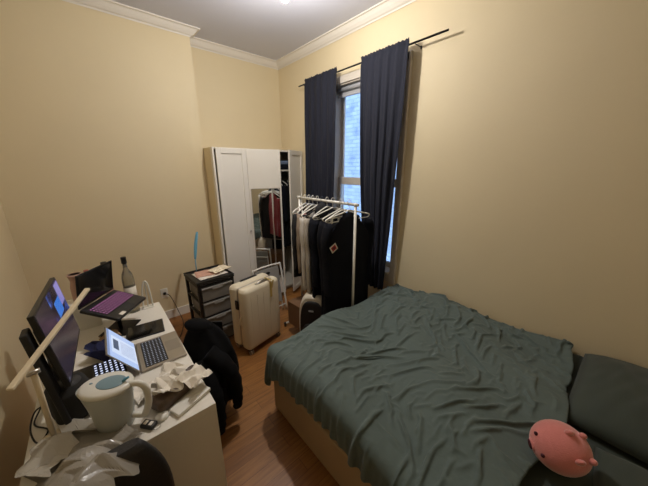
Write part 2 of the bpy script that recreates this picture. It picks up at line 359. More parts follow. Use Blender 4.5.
# ================================================================ GARMENTS AND HANGERS
def hanger(name, label, loc, rz, m='plastic_w', w=.40, group=None, clips=False):
    t = thing(name, label, 'hanger', loc, rz, group)
    # origin = centre of bar ; hook over the bar; local x = across the garment
    hk = [Vector((-.018, 0, -.004)), Vector((-.019, 0, .012)), Vector((-.008, 0, .022)), Vector((.008, 0, .022)), Vector((.019, 0, .010)), Vector((.016, 0, -.010)), Vector((.004, 0, -.026)), Vector((0, 0, -.045)), Vector((0, 0, -.07))]
    part('hook', 'chrome' if clips else m, t, lambda b: tube(b, spline(hk, 4), .0028, 8))
    if not clips:
        def f(b):
            pts = [(-w / 2, 0, -.135), (-w / 2 + .03, 0, -.118), (-.05, 0, -.078), (0, 0, -.068), (.05, 0, -.078), (w / 2 - .03, 0, -.118), (w / 2, 0, -.135)]
            tube(b, spline(pts, 5), .0065, 8)
            tube(b, [(-w / 2, 0, -.135), (-w / 2 + .02, 0, -.152), (w / 2 - .02, 0, -.152), (w / 2, 0, -.135)], .0045, 8)
    else:
        def f(b):
            tube(b, spline([(-w / 2, 0, -.125), (-.06, 0, -.080), (0, 0, -.070), (.06, 0, -.080), (w / 2, 0, -.125)], 5), .007, 8)
            tube(b, [(-w / 2, 0, -.125), (w / 2, 0, -.125)], .006, 8)
    part('shoulders', m, t, f)
    if clips:
        for k in range(4):
            x = -w / 2 + .05 + k * (w - .1) / 3
            part('clip', 'plastic_w', t, lambda b, x=x: (box(b, (x, 0, -.150), (.020, .016, .052), .004), ))
    return t
def garment_bm(w, L, sleeve, th, seed, hood=False, flare=1.0, collar=.0):
    b = bmesh.new(); n = 40; rings = []; H = 26
    for i in range(H + 1):
        v = i / H; z = -v * L
        sh = min(1, v / .16)
        half = (.055 + (w / 2 - .055) * (sh ** .8)) if v < .16 else w / 2 * (1 - .05 * math.sin(min(1, (v - .16) / .3) * PI / 2)) * (1 + (flare - 1) * v)
        tk = th * (.35 + .65 * min(1, v / .25)) * (.8 + .25 * v)
        if v == 0: z = collar
        ring = []
        for k in range(n):
            a = 2 * PI * k / n
            ca, sa = math.cos(a), math.sin(a)
            x = half * (abs(ca) ** .8) * (1 if ca > 0 else -1)
            y = tk / 2 * (abs(sa) ** .7) * (1 if sa > 0 else -1)
            fold = v * (.010 * math.sin(a * 5 + seed) + .008 * math.sin(a * 9 + seed * 2.3)) + .016 * noise.noise(Vector((x * 7 + seed, z * 4, sa * 1.5)))
            y += fold * min(1, v * 4); x += .010 * min(1, v * 3) * noise.noise(Vector((z * 6, seed * 3.1, ca)))
            zz = z + (.012 * noise.noise(Vector((x * 9, seed, 3))) if i == H else 0) - (abs(x) * .25 if v < .16 else w / 2 * .25 * max(0, 1 - (v - .16) * 4) * abs(x) / (w / 2))
            ring.append(b.verts.new((x, y, zz)))
        rings.append(ring)
    loft(b, rings, True)
    if sleeve > 0:
        for s in (-1, 1):
            p0 = Vector((s * (w / 2 - .045), 0, -.075)); pts = []; rr = []
            for i in range(15):
                v = i / 14
                pts.append(p0 + Vector((s * (.040 * min(1, v * 5) - .012 * v + .005 * math.sin(v * 9 + seed)), .008 * math.sin(v * 5 + seed) - .018 * v, -sleeve * v)))
                rr.append((.056 - .016 * v) * (1 + .06 * math.sin(v * 22 + seed) + .05 * math.sin(v * 41 + seed)))
            tube(b, pts, rr, 14, flat=.5)
    if hood:
        ell(b, (0, .05, -.03), (.11, .055, .085))
    return b
BARZ = 1.465
RKX = 1.68
rack = thing('clothes_rack', 'white tubular clothes rack in front of the window, full of clothes', 'clothes rack', (RKX, 1.925, 0))
RY0, RY1 = -.405, .405
part('hanging_bar', 'plastic_w', rack, lambda b: tube(b, [(0, RY0 - .03, BARZ), (0, RY1 + .03, BARZ)], .0125, 14))
for y in (RY0, RY1):
    part('post', 'plastic_w', rack, lambda b, y=y: (tube(b, [(0, y, .06), (0, y, BARZ)], .012, 14), ell(b, (0, y, BARZ), (.017, .017, .017))))
    part('foot_bar', 'plastic_w', rack, lambda b, y=y: tube(b, [(-.25, y, .035), (.25, y, .035)], .011, 12))
    for x in (-.25, .25):
        part('foot_cap', 'rubber', rack, lambda b, x=x, y=y: lathe(b, [(.010, 0), (.015, .004), (.015, .04), (.012, .048)], (x, y, 0), 14))
part('lower_bar', 'plastic_w', rack, lambda b: (tube(b, [(-.1, RY0, .10), (-.1, RY1, .10)], .009, 10), tube(b, [(.1, RY0, .10), (.1, RY1, .10)], .009, 10)))
G = [  # y, mat, w, length, sleeve, thick, name, label, hanger mat, rz
    (2.290, 'redcloth', .48, .66, .52, .050, 'red_fleece', 'deep red fleece top, the rack garment nearest the wardrobe', 'plastic_w', 0.95),
    (2.230, 'blackcloth', .48, .74, .56, .055, 'black_sweater', 'black long sleeved top hanging between the red fleece and a taupe shirt', 'plastic_w', 0.36),
    (2.165, 'taupe', .44, .68, .56, .045, 'taupe_shirt', 'taupe shirt hanging between a black top and the light grey one', 'plastic_w', 0.32),
    (2.100, 'blackcloth', .42, .60, .5, .045, 'black_shirt', 'thin black shirt hanging behind the light grey long sleeved top', 'plastic_w', 0.32),
    (2.030, 'greycloth', .56, .80, .70, .060, 'light_grey_top', 'light grey long sleeved top on the left half of the rack', 'plastic_w', 0.30),
    (1.960, 'creamcloth', .55, .76, .72, .060, 'warm_grey_sweater', 'warm grey knit sweater with a long sleeve beside the light grey top', 'black', 0.28),
    (1.885, 'blackcloth', .43, .78, .58, .060, 'black_hoodie', 'black hoodie hanging just in front of the warm grey sweater', 'plastic_w', 0.20),
    (1.805, 'jacket', .53, 1.08, .62, .075, 'dark_long_coat', 'long dark coat hanging in the middle of the rack', 'plastic_w', 0.06),
    (1.595, 'jacket', .55, 1.14, .64, .080, 'navy_tagged_coat', 'dark navy coat with a red and white paper tag', 'plastic_w', -0.06),
    (1.700, 'jacket', .52, 1.08, .62, .070, 'dark_end_coat', 'dark coat at the window end of the rack by the right hand curtain', 'plastic_w', 0.12)]
for (y, m, w, L, sl, th, nm, lb, hm, rz) in G:
    hanger('clothes_hanger', {'plastic_w': 'white', 'black': 'black'}[hm] + ' plastic hanger carrying the ' + nm.replace('_', ' ') + ' on the rack', (RKX, y, BARZ + .013), rz + PI, hm, w - .03, 'hangers on the clothes rack')
    g = obj(nm, garment_bm(w, L, sl, th, y * 7.3, flare=1.0 if L < .9 else 1.05, hood='hoodie' in nm), m)
    g.location = (RKX, y, BARZ - .068); g.rotation_euler = (0, 0, rz)
    cat = {'coat': 'coat', 'shirt': 'shirt', 'fleece': 'sweater', 'sweater': 'sweater', 'hoodie': 'hoodie', 'top': 'top'}[nm.split('_')[-1]]
    tag(g, lb, cat, 'clothes hanging on the rack')
    if nm == 'navy_tagged_coat':
        tr = Euler((math.radians(8), 0, 0)).to_matrix()
        pt = part('paper_tag', 'paper', g, lambda b: box(b, (-.225, -.066, -.275), (.068, .002, .068), 0, tr @ Matrix.Rotation(PI / 4 + .2, 3, 'Y')))
        part('tag_print', 'redpaint', pt, lambda b: box(b, (-.225, -.0675, -.275), (.046, .001, .046), 0, tr @ Matrix.Rotation(PI / 4 + .2, 3, 'Y')))
        part('tag_print', 'black', pt, lambda b: box(b, (-.225, -.0685, -.275), (.018, .001, .018), 0, tr @ Matrix.Rotation(PI / 4 + .2, 3, 'Y')))
# clip hanger with dark trousers in front
hanger('clip_hanger', 'white clip hanger with a row of clips near the window end of the rack', (RKX - .03, 1.645, BARZ + .013), PI + .08, 'plastic_w', .38, 'hangers on the clothes rack', clips=True)
def trousers(b):
    def f(u, v): return Vector(((u - .5) * (.34 + .06 * v), .016 * math.sin(u * 14 + 1) * v + .008 * math.sin(u * 30), -v * .86))
    vs = grid(b, 40, 24, f)
g = part('black_skirt', 'blackcloth', None, trousers); solidify(g, .022, 0); g.location = (RKX - .03, 1.645, BARZ - .155); g.rotation_euler = (0, 0, .08)
tag(g, 'long black skirt held by the white clip hanger on the rack', 'skirt', 'clothes hanging on the rack')
# wardrobe clothes seen through the ajar door
for i, (x, m, lb) in enumerate(((2.01, 'jacket', 'dark navy jacket inside the wardrobe behind the ajar mirror door'), (2.09, 'coat', 'black coat inside the wardrobe, middle of the three seen through the gap'), (2.17, 'blackcloth', 'black top inside the wardrobe, nearest the window wall'))):
    hanger('clothes_hanger', ['white plastic hanger holding the dark navy jacket inside the wardrobe', 'white plastic hanger holding the black coat inside the wardrobe', 'white plastic hanger holding the black top inside the wardrobe'][i], (x, WY + .24, 1.673), PI / 2, 'plastic_w', .36, 'hangers inside the wardrobe')
    g = obj(['jacket', 'coat', 'sweater'][i], garment_bm(.38, .95, .5, .05, i * 3.3), m); g.location = (x, WY + .24, 1.66 - .06); g.rotation_euler = (0, 0, PI / 2)
    tag(g, lb, ['jacket', 'coat', 'top'][i], 'clothes inside the wardrobe')
for i, (z, m, lb, nm) in enumerate(((1.743, M['jacket'], 'folded dark navy sweater on the wardrobe shelf', 'folded_sweater'), (1.803, mat('grey blue wool', (92, 106, 128), .9, var=.1), 'folded grey blue blanket on top of the navy sweater in the wardrobe', 'folded_blanket'))):
    o = part(nm, m, None, lambda b: box(b, (2.08, WY + .26, z + .03), (.34, .36, .058), .028, seg=4), smooth=True); tag(o, lb, ['sweater', 'blanket'][i])

# ================================================================ BACKPACK AND BOX UNDER THE RACK
bp = thing('backpack', 'black backpack with an off white arched rim standing under the rack', 'backpack', (1.475, 1.84, 0), -.95)
bp.scale = (.88, 1, 1.20)
def loftpack(b, w, d, h, y0, ex=3.2):
    rings = []; n = 36
    for i in range(17):
        v = i / 16; yy = y0 - d / 2 + d * v
        sc = 1 - .10 * (2 * v - 1) ** 4
        ring = []
        for k in range(n):
            a = 2 * PI * k / n; ca, sa = math.cos(a), math.sin(a)
            x = w / 2 * sc * math.copysign(abs(ca) ** .62, ca); z = h / 2 + h / 2 * sc * math.copysign(abs(sa) ** (.8 if sa > 0 else .45), sa)
            ring.append(b.verts.new((x, yy, max(z, .001))))
        rings.append(ring)
    loft(b, rings, True)
part('body', 'offwhite', bp, lambda b: loftpack(b, .33, .17, .50, 0))
part('front_panel', 'backpack', bp, lambda b: loftpack(b, .275, .04, .455, -.084))
part('front_pocket', 'backpack', bp, lambda b: loftpack(b, .23, .05, .26, -.105))
part('handle', 'backpack', bp, lambda b: tube(b, arc((-.05, .02, .49), (0, .02, .56), (.05, .02, .49), 10), .008, 8))
part('label_patch', 'lid_text', bp, lambda b: (box(b, (-.006, -.106, .375), (.055, .004, .014), .001)))
pt = part('paper_tag', 'paper', bp, lambda b: box(b, (-.01, -.136, .20), (.05, .002, .07), 0, Matrix.Rotation(.5, 3, 'Y')))
part('tag_print', 'redpaint', pt, lambda b: box(b, (-.008, -.1375, .19), (.026, .001, .026), 0, Matrix.Rotation(.5, 3, 'Y')))
cb = thing('cardboard_box', 'brown cardboard box on the floor under the left end of the rack', 'box', (1.60, 2.06, 0), .05)
part('box_body', 'cardboard', cb, lambda b: bx(b, -.19, .19, -.16, .16, .12, .38, .003))
part('flap', 'cardboard', cb, lambda b: (box(b, (-.1, 0, .384), (.185, .30, .004)), box(b, (.1, 0, .384), (.185, .30, .004))))
part('feet_pallet', 'black_m', cb, lambda b: bx(b, -.18, .18, -.15, .15, .111, .12))

# ================================================================ SUITCASE
SA = Vector((.884, 2.114, 0)); SB = Vector((1.309, 2.21, 0))
ang = math.atan2(SB.y - SA.y, SB.x - SA.x)
sc = thing('suitcase', 'cream hard shell suitcase on wheels between the drawer tower and the bed', 'suitcase', ((SA + SB) / 2 + Vector((-math.sin(ang), math.cos(ang), 0)) * .125), ang)
CW, CD, CH = .44, .26, .65
def shell(b, y0, y1):
    box(b, (0, (y0 + y1) / 2, .045 + CH / 2), (CW, y1 - y0, CH), .045, seg=6)
for y0, y1 in ((-CD / 2, -.006), (.006, CD / 2)):
    part('shell', 'case', sc, lambda b, y0=y0, y1=y1: shell(b, y0, y1), smooth=True)
part('zip_band', 'chrome', sc, lambda b: box(b, (0, 0, .045 + CH / 2), (CW - .03, .06, CH - .03), .03, seg=4))
for i in range(5):
    x = -CW / 2 + .07 + i * (CW - .14) / 4
    part('rib', 'case', sc, lambda b, x=x: box(b, (x, -CD / 2 - .000, .045 + CH / 2), (.010, .004, CH - .16), .0018))
part('handle', 'chrome', sc, lambda b: (tube(b, arc((-.04, -.085, .690), (.04, -.085, .732), (.12, -.085, .690), 10), .007, 8), box(b, (.04, -.085, .6965), (.19, .03, .006), .002)))
part('side_handle', 'case', sc, lambda b: (tube(b, arc((-CW / 2 + .002, -.05, .30), (-CW / 2 - .035, -.05, .36), (-CW / 2 + .002, -.05, .42), 8), .007, 8)))
part('trolley_plate', 'black_m', sc, lambda b: (box(b, (0, .09, .697), (.20, .028, .006), .002), box(b, (0, .09, .702), (.17, .018, .008), .002)))
tg = part('luggage_strap', 'tagyellow', sc, lambda b: (box(b, (.09, -.10, .706), (.02, .10, .003), .001), box(b, (.090, -CD / 2 - .007, .605), (.026, .003, .17), .001), box(b, (.112, -CD / 2 - .008, .655), (.018, .002, .085), .001, Matrix.Rotation(.3, 3, 'Y'))))
part('lock', 'black', sc, lambda b: box(b, (-CW / 2 - .0, -.0, .52), (.014, .04, .09), .004))
for sx in (-1, 1):
    for sy in (-1, 1):
        w_ = part('wheel_mount', 'black', sc, lambda b, sx=sx, sy=sy: lathe(b, [(.026, .058), (.024, .046), (.016, .030)], (sx * (CW / 2 - .04), sy * (CD / 2 - .035), 0), 14))
        part('wheel', 'chrome', w_, lambda b, sx=sx, sy=sy: (tube(b, [(sx * (CW / 2 - .04) - .016, sy * (CD / 2 - .035) - .01, .025), (sx * (CW / 2 - .04) - .004, sy * (CD / 2 - .035) - .01, .025)], .025, 18), tube(b, [(sx * (CW / 2 - .04) + .004, sy * (CD / 2 - .035) - .01, .025), (sx * (CW / 2 - .04) + .016, sy * (CD / 2 - .035) - .01, .025)], .025, 18)))

# ================================================================ FOLDED STEP STOOL / CHAIR
fc = thing('folding_chair', 'folded chair with white tube frame and grey seat leaning at the wardrobe mirror', 'folding chair', (1.45, 2.60, 0), .10)
fc.scale = (1, 1, .96)
def R3(x, y, z, lean=.16): return Vector((x, y + z * lean, z * .985))
part('frame', 'plastic_w', fc, lambda b: tube(b, spline([R3(-.20, 0, .012), R3(-.20, 0, .60), R3(-.17, 0, .655), R3(0, 0, .665), R3(.17, 0, .655), R3(.20, 0, .60), R3(.20, 0, .012)], 6), .011, 12))
part('rear_leg', 'plastic_w', fc, lambda b: tube(b, spline([R3(-.17, .045, .012), R3(-.17, .045, .5), R3(-.14, .045, .54), R3(.14, .045, .54), R3(.17, .045, .5), R3(.17, .045, .012)], 6), .009, 12))
part('backrest', 'greyfab', fc, lambda b: box(b, R3(0, .012, .535), (.34, .022, .20), .01, Matrix.Rotation(-.16, 3, 'X')))
part('seat', 'greyfab', fc, lambda b: box(b, R3(0, .022, .31), (.33, .03, .33), .014, Matrix.Rotation(-.16, 3, 'X')))
part('grip_hole', 'black', fc, lambda b: ell(b, R3(.0, -.002, .575), (.035, .004, .018), n=16))
part('crossbar', 'plastic_w', fc, lambda b: tube(b, [R3(-.2, 0, .10), R3(.2, 0, .10)], .008, 10))

# ================================================================ DRAWER TOWER
dt = thing('drawer_tower', 'black framed plastic drawer tower with four smoky drawers by the chimney wall', 'drawer unit', (.60, 2.50, 0), .055)
DW, DD, DH = .36, .36, .73
def dframe(b):
    for x in (0, DW - .028):
        for y in (0, DD - .028): bx(b, x, x + .028, y, y + .028, 0, DH - .03, .004)
    for k in range(5):
        z = .03 + k * (DH - .09) / 4
        for y in (0, DD - .02): bx(b, .028, DW - .028, y, y + .02, z, z + .014, .002)
        for x in (0, DW - .02): bx(b, x, x + .02, .028, DD - .028, z, z + .014, .002)
part('frame', 'black', dt, dframe)
part('top_tray', 'black', dt, lambda b: (bx(b, -.006, DW + .006, -.006, DD + .006, DH - .035, DH - .012, .006), bx(b, -.006, DW + .006, -.006, .006, DH - .012, DH, .003), bx(b, -.006, DW + .006, DD - .006, DD + .006, DH - .012, DH, .003), bx(b, -.006, .006, .006, DD - .006, DH - .012, DH, .003), bx(b, DW - .006, DW + .006, .006, DD - .006, DH - .012, DH, .003)))
for k in range(4):
    z = .046 + k * (DH - .09) / 4; hh = (DH - .09) / 4 - .022
    def dr(b, z=z, hh=hh):
        bx(b, .030, DW - .030, -.012, -.006, z, z + hh, .002); bx(b, .032, DW - .032, .33, .335, z, z + hh)
        bx(b, .030, .034, -.006, .33, z, z + hh); bx(b, DW - .034, DW - .030, -.006, .33, z, z + hh); bx(b, .034, DW - .034, -.006, .33, z, z + .004)
    d_ = part('drawer', 'drawerplast', dt, dr)
    part('drawer_lip', mat('pale drawer lip', (150, 148, 144), .35), d_, lambda b, z=z, hh=hh: (bx(b, .028, DW - .028, -.022, -.012, z + hh - .016, z + hh, .003), bx(b, .13, .23, -.024, -.012, z + hh - .034, z + hh - .016, .004)))
    part('drawer_contents', ['greyfab', 'blackcloth', 'taupe', 'greycloth'][k], d_, lambda b, z=z, hh=hh: box(b, (DW / 2, .16, z + .008 + hh * .32), (DW - .085, .28, hh * .62), .02, seg=3), smooth=True)
def sheetf(w, d, seed, amp):
    def f(b):
        grid(b, 16, 12, lambda u, v: Vector(((u - .5) * w, (v - .5) * d, amp * (1 + noise.noise(Vector((u * 3, v * 3, seed)))))))
    return f
for i, (m, lb, dx, dy, z, r) in enumerate(((M['paper'], 'white magazine, the lower one on the drawer tower', .0, .0, .719, .1), (mat('pale pink printed paper', (206, 160, 140), .7, var=.25, vscale=30), 'pink printed leaflet lying on the white magazine on the drawer tower', -.02, .02, .729, -.15), (mat('cream crumpled paper', (226, 212, 184), .8), 'cream crumpled paper hanging over the right edge of the drawer tower top', .10, -.0, .739, .35))):
    b = bmesh.new(); am = (.003, .004, .012)[i]
    def f(u, v, i=i, am=am):
        x = (u - .5) * (.28, .22, .20)[i]; y = (v - .5) * (.22, .17, .14)[i]
        return Vector((x, y, am * (1 + noise.noise(Vector((u * (3, 3, 6)[i], v * 4, i))))))
    grid(b, 24, 18, f); o = obj(['magazine', 'leaflet', 'crumpled_paper'][i], b, m); solidify(o, .0045 if i < 2 else .001, 1)
    o.location = (.78 + dx, 2.685 + dy, z); o.rotation_euler = (0, 0, r); tag(o, lb, ['magazine', 'leaflet', 'paper'][i])
st = thing('lint_wand', 'thin blue plastic wand leaning on the wall above the drawer tower', 'wand', (0, 0, 0))
part('blade', 'blueplastic', st, lambda b: tube(b, spline([(.715, 2.90, .84), (.752, 2.96, .97), (.800, 3.02, 1.10)], 5), [.010 + .007 * math.sin(PI * i / 10) for i in range(11)], 10, flat=.4))
part('stem', 'blueplastic', st, lambda b: tube(b, [(.690, 2.82, .733), (.715, 2.90, .84)], .005, 8))
cbd = part('power_cord', 'rubber', None, lambda b: tube(b, spline([(.45, 3.385, .34), (.50, 3.36, .30), (.545, 3.30, .12), (.56, 3.2, .01), (.50, 3.0, .008), (.42, 2.85, .008), (.3, 2.75, .008)], 8), .004, 8))
tag(cbd, 'dark power cord running down the chimney wall beside the drawer tower', 'cord')
sock = thing('wall_socket', 'white wall socket low on the chimney wall behind the drawer tower cord', 'socket', (.45, YC, .34))
part('plate', 'plastic_w', sock, lambda b: box(b, (0, -.004, 0), (.075, .008, .12), .003))
part('plug', 'black', sock, lambda b: box(b, (0, -.018, 0), (.03, .02, .03), .004))

# ================================================================ DESK
DX0, DX1, DY0, DY1, DZ = -.355, .256, 1.04, 2.288, .75
dk = thing('desk', 'white laminate desk along the left wall crowded with laptops', 'desk', ((DX0 + DX1) / 2, (DY0 + DY1) / 2, 0))
hx, hy = (DX1 - DX0) / 2, (DY1 - DY0) / 2
part('desktop', 'white', dk, lambda b: bx(b, -hx, hx, -hy, hy, DZ - .034, DZ, .0015))
part('end_panel', 'white', dk, lambda b: bx(b, -hx, hx - .0, -hy, -hy + .03, 0, DZ - .034, .001))
part('end_panel', 'white', dk, lambda b: bx(b, -hx, hx - .0, hy - .03, hy, 0, DZ - .034, .001))
part('back_rail', 'white', dk, lambda b: bx(b, -hx + .01, -hx + .028, -hy + .03, hy - .03, .35, DZ - .034))
dwr = part('drawer', 'white', dk, lambda b: bx(b, -.05, hx - .004, -hy + .032, hy - .5, DZ - .15, DZ - .038, .002))
part('drawer_pull', 'chrome', dwr, lambda b: tube(b, [(hx, -.35, DZ - .10), (hx + .018, -.35, DZ - .10), (hx + .018, -.22, DZ - .10), (hx, -.22, DZ - .10)], .005, 8))

def keys(b, x0, x1, y0, y1, nx, ny, z, h, g=.16):
    dx = (x1 - x0) / nx; dy = (y1 - y0) / ny
    for i in range(nx):
        for j in range(ny):
            box(b, (x0 + dx * (i + .5), y0 + dy * (j + .5), z + h / 2), (dx * (1 - g), dy * (1 - g), h))
# --- silver laptop: deck local x = towards the user (+X), y along the hinge
mb = thing('silver_laptop', 'small silver laptop with a bright document on its screen', 'laptop', (.036, 1.612, DZ), math.radians(-1.5))
part('base', 'silver', mb, lambda b: box(b, (.108, 0, .0075), (.215, .290, .013), .005, seg=3))
part('key_well', 'black', mb, lambda b: bx(b, .022, .128, -.128, .128, .0142, .0146))
part('keyboard', mat('charcoal keycaps', (40, 41, 46), .5), mb, lambda b: keys(b, .024, .126, -.126, .126, 6, 14, .0146, .0012))
part('key_legends', mat('grey key legends', (150, 155, 165), .5, emit=(150, 165, 190), es=.35), mb, lambda b: keys(b, .024, .126, -.126, .126, 6, 14, .0158, .0002, .66))
part('trackpad', mat('silver trackpad', (150, 143, 132), .3, metal=.5), mb, lambda b: bx(b, .136, .206, -.055, .055, .0141, .0144))
def lidmat(theta):  # theta: lean back from vertical
    return Matrix.Rotation(-theta, 3, 'Y')
lm = lidmat(math.radians(34))
lidp = part('lid', 'silver', mb, lambda b: box(b, lm @ Vector((-.003, 0, .100)) + Vector((0, 0, .012)), (.006, .290, .200), .0025, lm))
doc = bpy.data.materials.new('laptop document screen'); doc.use_nodes = True
def screenmat(m, kind):
    nt = m.node_tree; b = nt.nodes['Principled BSDF']; L = nt.links
    tc = nt.nodes.new('ShaderNodeTexCoord'); sp = nt.nodes.new('ShaderNodeSeparateXYZ'); L.new(tc.outputs['Generated'], sp.inputs[0])
    b.inputs['Base Color'].default_value = (0.01, 0.01, 0.012, 1); b.inputs['Roughness'].default_value = .22
    def box_mask(u0, u1, v0, v1):
        prev = None
        for (ax, op, val) in (('Y', 'GREATER_THAN', u0), ('Y', 'LESS_THAN', u1), ('Z', 'GREATER_THAN', v0), ('Z', 'LESS_THAN', v1)):
            mt = nt.nodes.new('ShaderNodeMath'); mt.operation = op; mt.inputs[1].default_value = val; L.new(sp.outputs[ax], mt.inputs[0])
            if prev is None: prev = mt
            else:
                k = nt.nodes.new('ShaderNodeMath'); k.operation = 'MULTIPLY'; L.new(prev.outputs[0], k.inputs[0]); L.new(mt.outputs[0], k.inputs[1]); prev = k
        return prev.outputs[0]
    def mixc(fac, a, c):
        mx = nt.nodes.new('ShaderNodeMix'); mx.data_type = 'RGBA'; L.new(fac, mx.inputs[0])
        if isinstance(a, tuple): mx.inputs[6].default_value = a
        else: L.new(a, mx.inputs[6])
        if isinstance(c, tuple): mx.inputs[7].default_value = c
        else: L.new(c, mx.inputs[7])
        return mx.outputs[2]
    if kind == 'doc':
        col = (0.42, 0.55, 0.85, 1)
        out = mixc(box_mask(.18, .82, 0.0, .86), col, (0.62, 0.72, 0.92, 1))
        wv = nt.nodes.new('ShaderNodeTexWave'); wv.wave_type = 'BANDS'; wv.bands_direction = 'Z'; wv.inputs['Scale'].default_value = 7.5
        L.new(tc.outputs['Generated'], wv.inputs[0])
        gt = nt.nodes.new('ShaderNodeMath'); gt.operation = 'GREATER_THAN'; gt.inputs[1].default_value = .62; L.new(wv.outputs['Fac'], gt.inputs[0])
        mk = nt.nodes.new('ShaderNodeMath'); mk.operation = 'MULTIPLY'; L.new(gt.outputs[0], mk.inputs[0]); L.new(box_mask(.26, .74, .06, .55), mk.inputs[1])
        out = mixc(mk.outputs[0], out, (0.40, 0.47, 0.66, 1))
        out = mixc(box_mask(.34, .70, .62, .80), out, (0.06, 0.09, 0.16, 1))
        out = mixc(box_mask(0, 1, .93, 1), out, (0.20, 0.28, 0.5, 1))
        st_ = 1.0
    else:
        n1 = nt.nodes.new('ShaderNodeTexNoise'); n1.inputs['Scale'].default_value = 2.2; n1.inputs['Detail'].default_value = 2; n1.inputs['Distortion'].default_value = 1.5
        L.new(tc.outputs['Generated'], n1.inputs['Vector'])
        cr = nt.nodes.new('ShaderNodeValToRGB'); e = cr.color_ramp.elements
        e[0].position = .38; e[0].color = (0.012, 0.008, 0.014, 1); e[1].position = .62; e[1].color = (0.05, 0.14, 0.52, 1)
        k = e.new(.52); k.color = (0.03, 0.05, 0.20, 1); k = e.new(.72); k.color = (0.30, 0.28, 0.62, 1)
        L.new(n1.outputs['Fac'], cr.inputs[0])
        # blue reflection painted as emission in the far upper half of the panel
        out = mixc(box_mask(.42, 1.0, .42, 1.0), (0.022, 0.016, 0.024, 1), cr.outputs[0])
        out = mixc(box_mask(.80, .99, .62, .97), out, (0.22, 0.20, 0.50, 1))
        out = mixc(box_mask(.55, .80, .55, .80), out, (0.04, 0.17, 0.60, 1))
        st_ = 1.0
    L.new(out, b.inputs['Emission Color']); b.inputs['Emission Strength'].default_value = st_
screenmat(doc, 'doc')
def panel(name, m, parent, w, h, origin, rot, x=.0005, z0=.006):
    # screen panel facing local +x: geometry in own axes so generated coordinates run 0..1
    b = bmesh.new(); bx(b, 0, .0006, -w / 2, w / 2, 0, h); o = obj(name, b, m, parent)
    o.matrix_local = Matrix.Translation(Vector(origin) + rot @ Vector((x, 0, z0))) @ rot.to_4x4()
    return o
panel('screen', doc, mb, .278, .180, (0, 0, .012), lm, .0002, .012)
# --- black gaming laptop on a riser
sF = .93; cm = Vector((0, 0, 1.77))
H1, H2, F2, F1 = [cm + (Vector(p) - cm) * sF for p in ((-.183, 2.114, .915), (.003, 2.386, .902), (.181, 2.261, .828), (-.005, 1.989, .841))]
hc = (H1 + H2) / 2; yax = (H2 - H1).normalized(); xax = ((F1 + F2) / 2 - hc).normalized(); zax = xax.cross(yax).normalized(); xax = yax.cross(zax)
gw = (H2 - H1).length; gd = ((F1 + F2) / 2 - hc).length
mw = Matrix(((xax.x, yax.x, zax.x, hc.x), (xax.y, yax.y, zax.y, hc.y), (xax.z, yax.z, zax.z, hc.z), (0, 0, 0, 1)))
gl = thing('black_laptop', 'open black laptop with purple lit keys on a stand at the desk far end', 'laptop', mw=mw)
part('base', 'black', gl, lambda b: box(b, (gd / 2, 0, -.010), (gd, gw, .020), .006, seg=3))
part('keyboard', mat('black purple lit keycaps', (20, 16, 22), .5), gl, lambda b: keys(b, .035, .140, -gw / 2 + .015, gw / 2 - .015, 6, 15, .0005, .0022, .12))
part('key_legends', mat('pink lit key legends', (200, 120, 190), .5, emit=(236, 150, 214), es=.8), gl, lambda b: keys(b, .035, .140, -gw / 2 + .015, gw / 2 - .015, 6, 15, .0028, .0003, .68))
part('trackpad', 'black_m', gl, lambda b: bx(b, .148, gd - .012, -.05, .04, .0002, .0008))
part('palm_sticker', 'paper', gl, lambda b: bx(b, gd - .030, gd - .008, -gw / 2 + .045, -gw / 2 + .085, .0002, .0010))
gm = Matrix.Rotation(-math.radians(12), 3, 'Y')
part('lid', 'black', gl, lambda b: box(b, gm @ Vector((-.004, 0, .105)) + Vector((0, 0, .002)), (.008, gw, .208), .003, gm))
panel('screen', mat('dark glossy screen', (10, 10, 13), .12), gl, gw - .016, .185, (0, 0, .002), gm, .0004, .016)
ls = thing('laptop_stand', 'dark metal laptop stand under the black laptop', 'laptop stand', (0, 0, 0))
ctr = mw @ Vector((gd / 2, 0, -.022))
u = Vector((yax.x, yax.y, 0)).normalized(); v_ = Vector((xax.x, xax.y, 0)).normalized()
part('plate', 'blackmetal', ls, lambda b: box(b, ctr - zax * .003, (gd * .7, gw * .6, .004), 0, mw.to_3x3()))
part('column', 'blackmetal', ls, lambda b: tube(b, [ctr - zax * .005, Vector((ctr.x, ctr.y, DZ + .008))], .012, 10))
part('foot', 'blackmetal', ls, lambda b: box(b, (ctr.x, ctr.y, DZ + .004), (.16, .18, .008), .003, Matrix.Rotation(math.atan2(v_.y, v_.x), 3, 'Z')))
# --- monitor
mr = Matrix.Rotation(math.radians(-1.4), 3, 'Z') @ Matrix.Rotation(math.radians(-7), 3, 'Y')
mc = Vector((-.205, 1.585, 1.085))
rollm = Matrix.Rotation(math.radians(-3.0), 3, 'X')
MR = mr @ rollm
mon = thing('monitor', 'black desktop monitor standing by the left wall, seen almost edge on', 'monitor', (0, 0, 0))
MWd, MHt = .545, .325
part('housing', 'black', mon, lambda b: (box(b, mc + MR @ Vector((-.010, 0, 0)), (.020, MWd, MHt), .004, MR), box(b, mc + MR @ Vector((-.035, 0, -.02)), (.035, MWd * .62, MHt * .6), .014, MR)))
o = panel('screen', None, mon, MWd - .014, MHt - .022, mc - MR @ Vector((0, 0, MHt / 2 - .006)), MR, .0003, .008)
ms = bpy.data.materials.new('painted monitor reflection'); ms.use_nodes = True; screenmat(ms, 'mon'); o.data.materials.append(ms)
part('stand_neck', 'black', mon, lambda b: box(b, (-.262, 1.585, .91), (.035, .06, .31), .006))
part('stand_base', 'black', mon, lambda b: (box(b, (-.225, 1.585, DZ + .006), (.19, .24, .012), .005)))
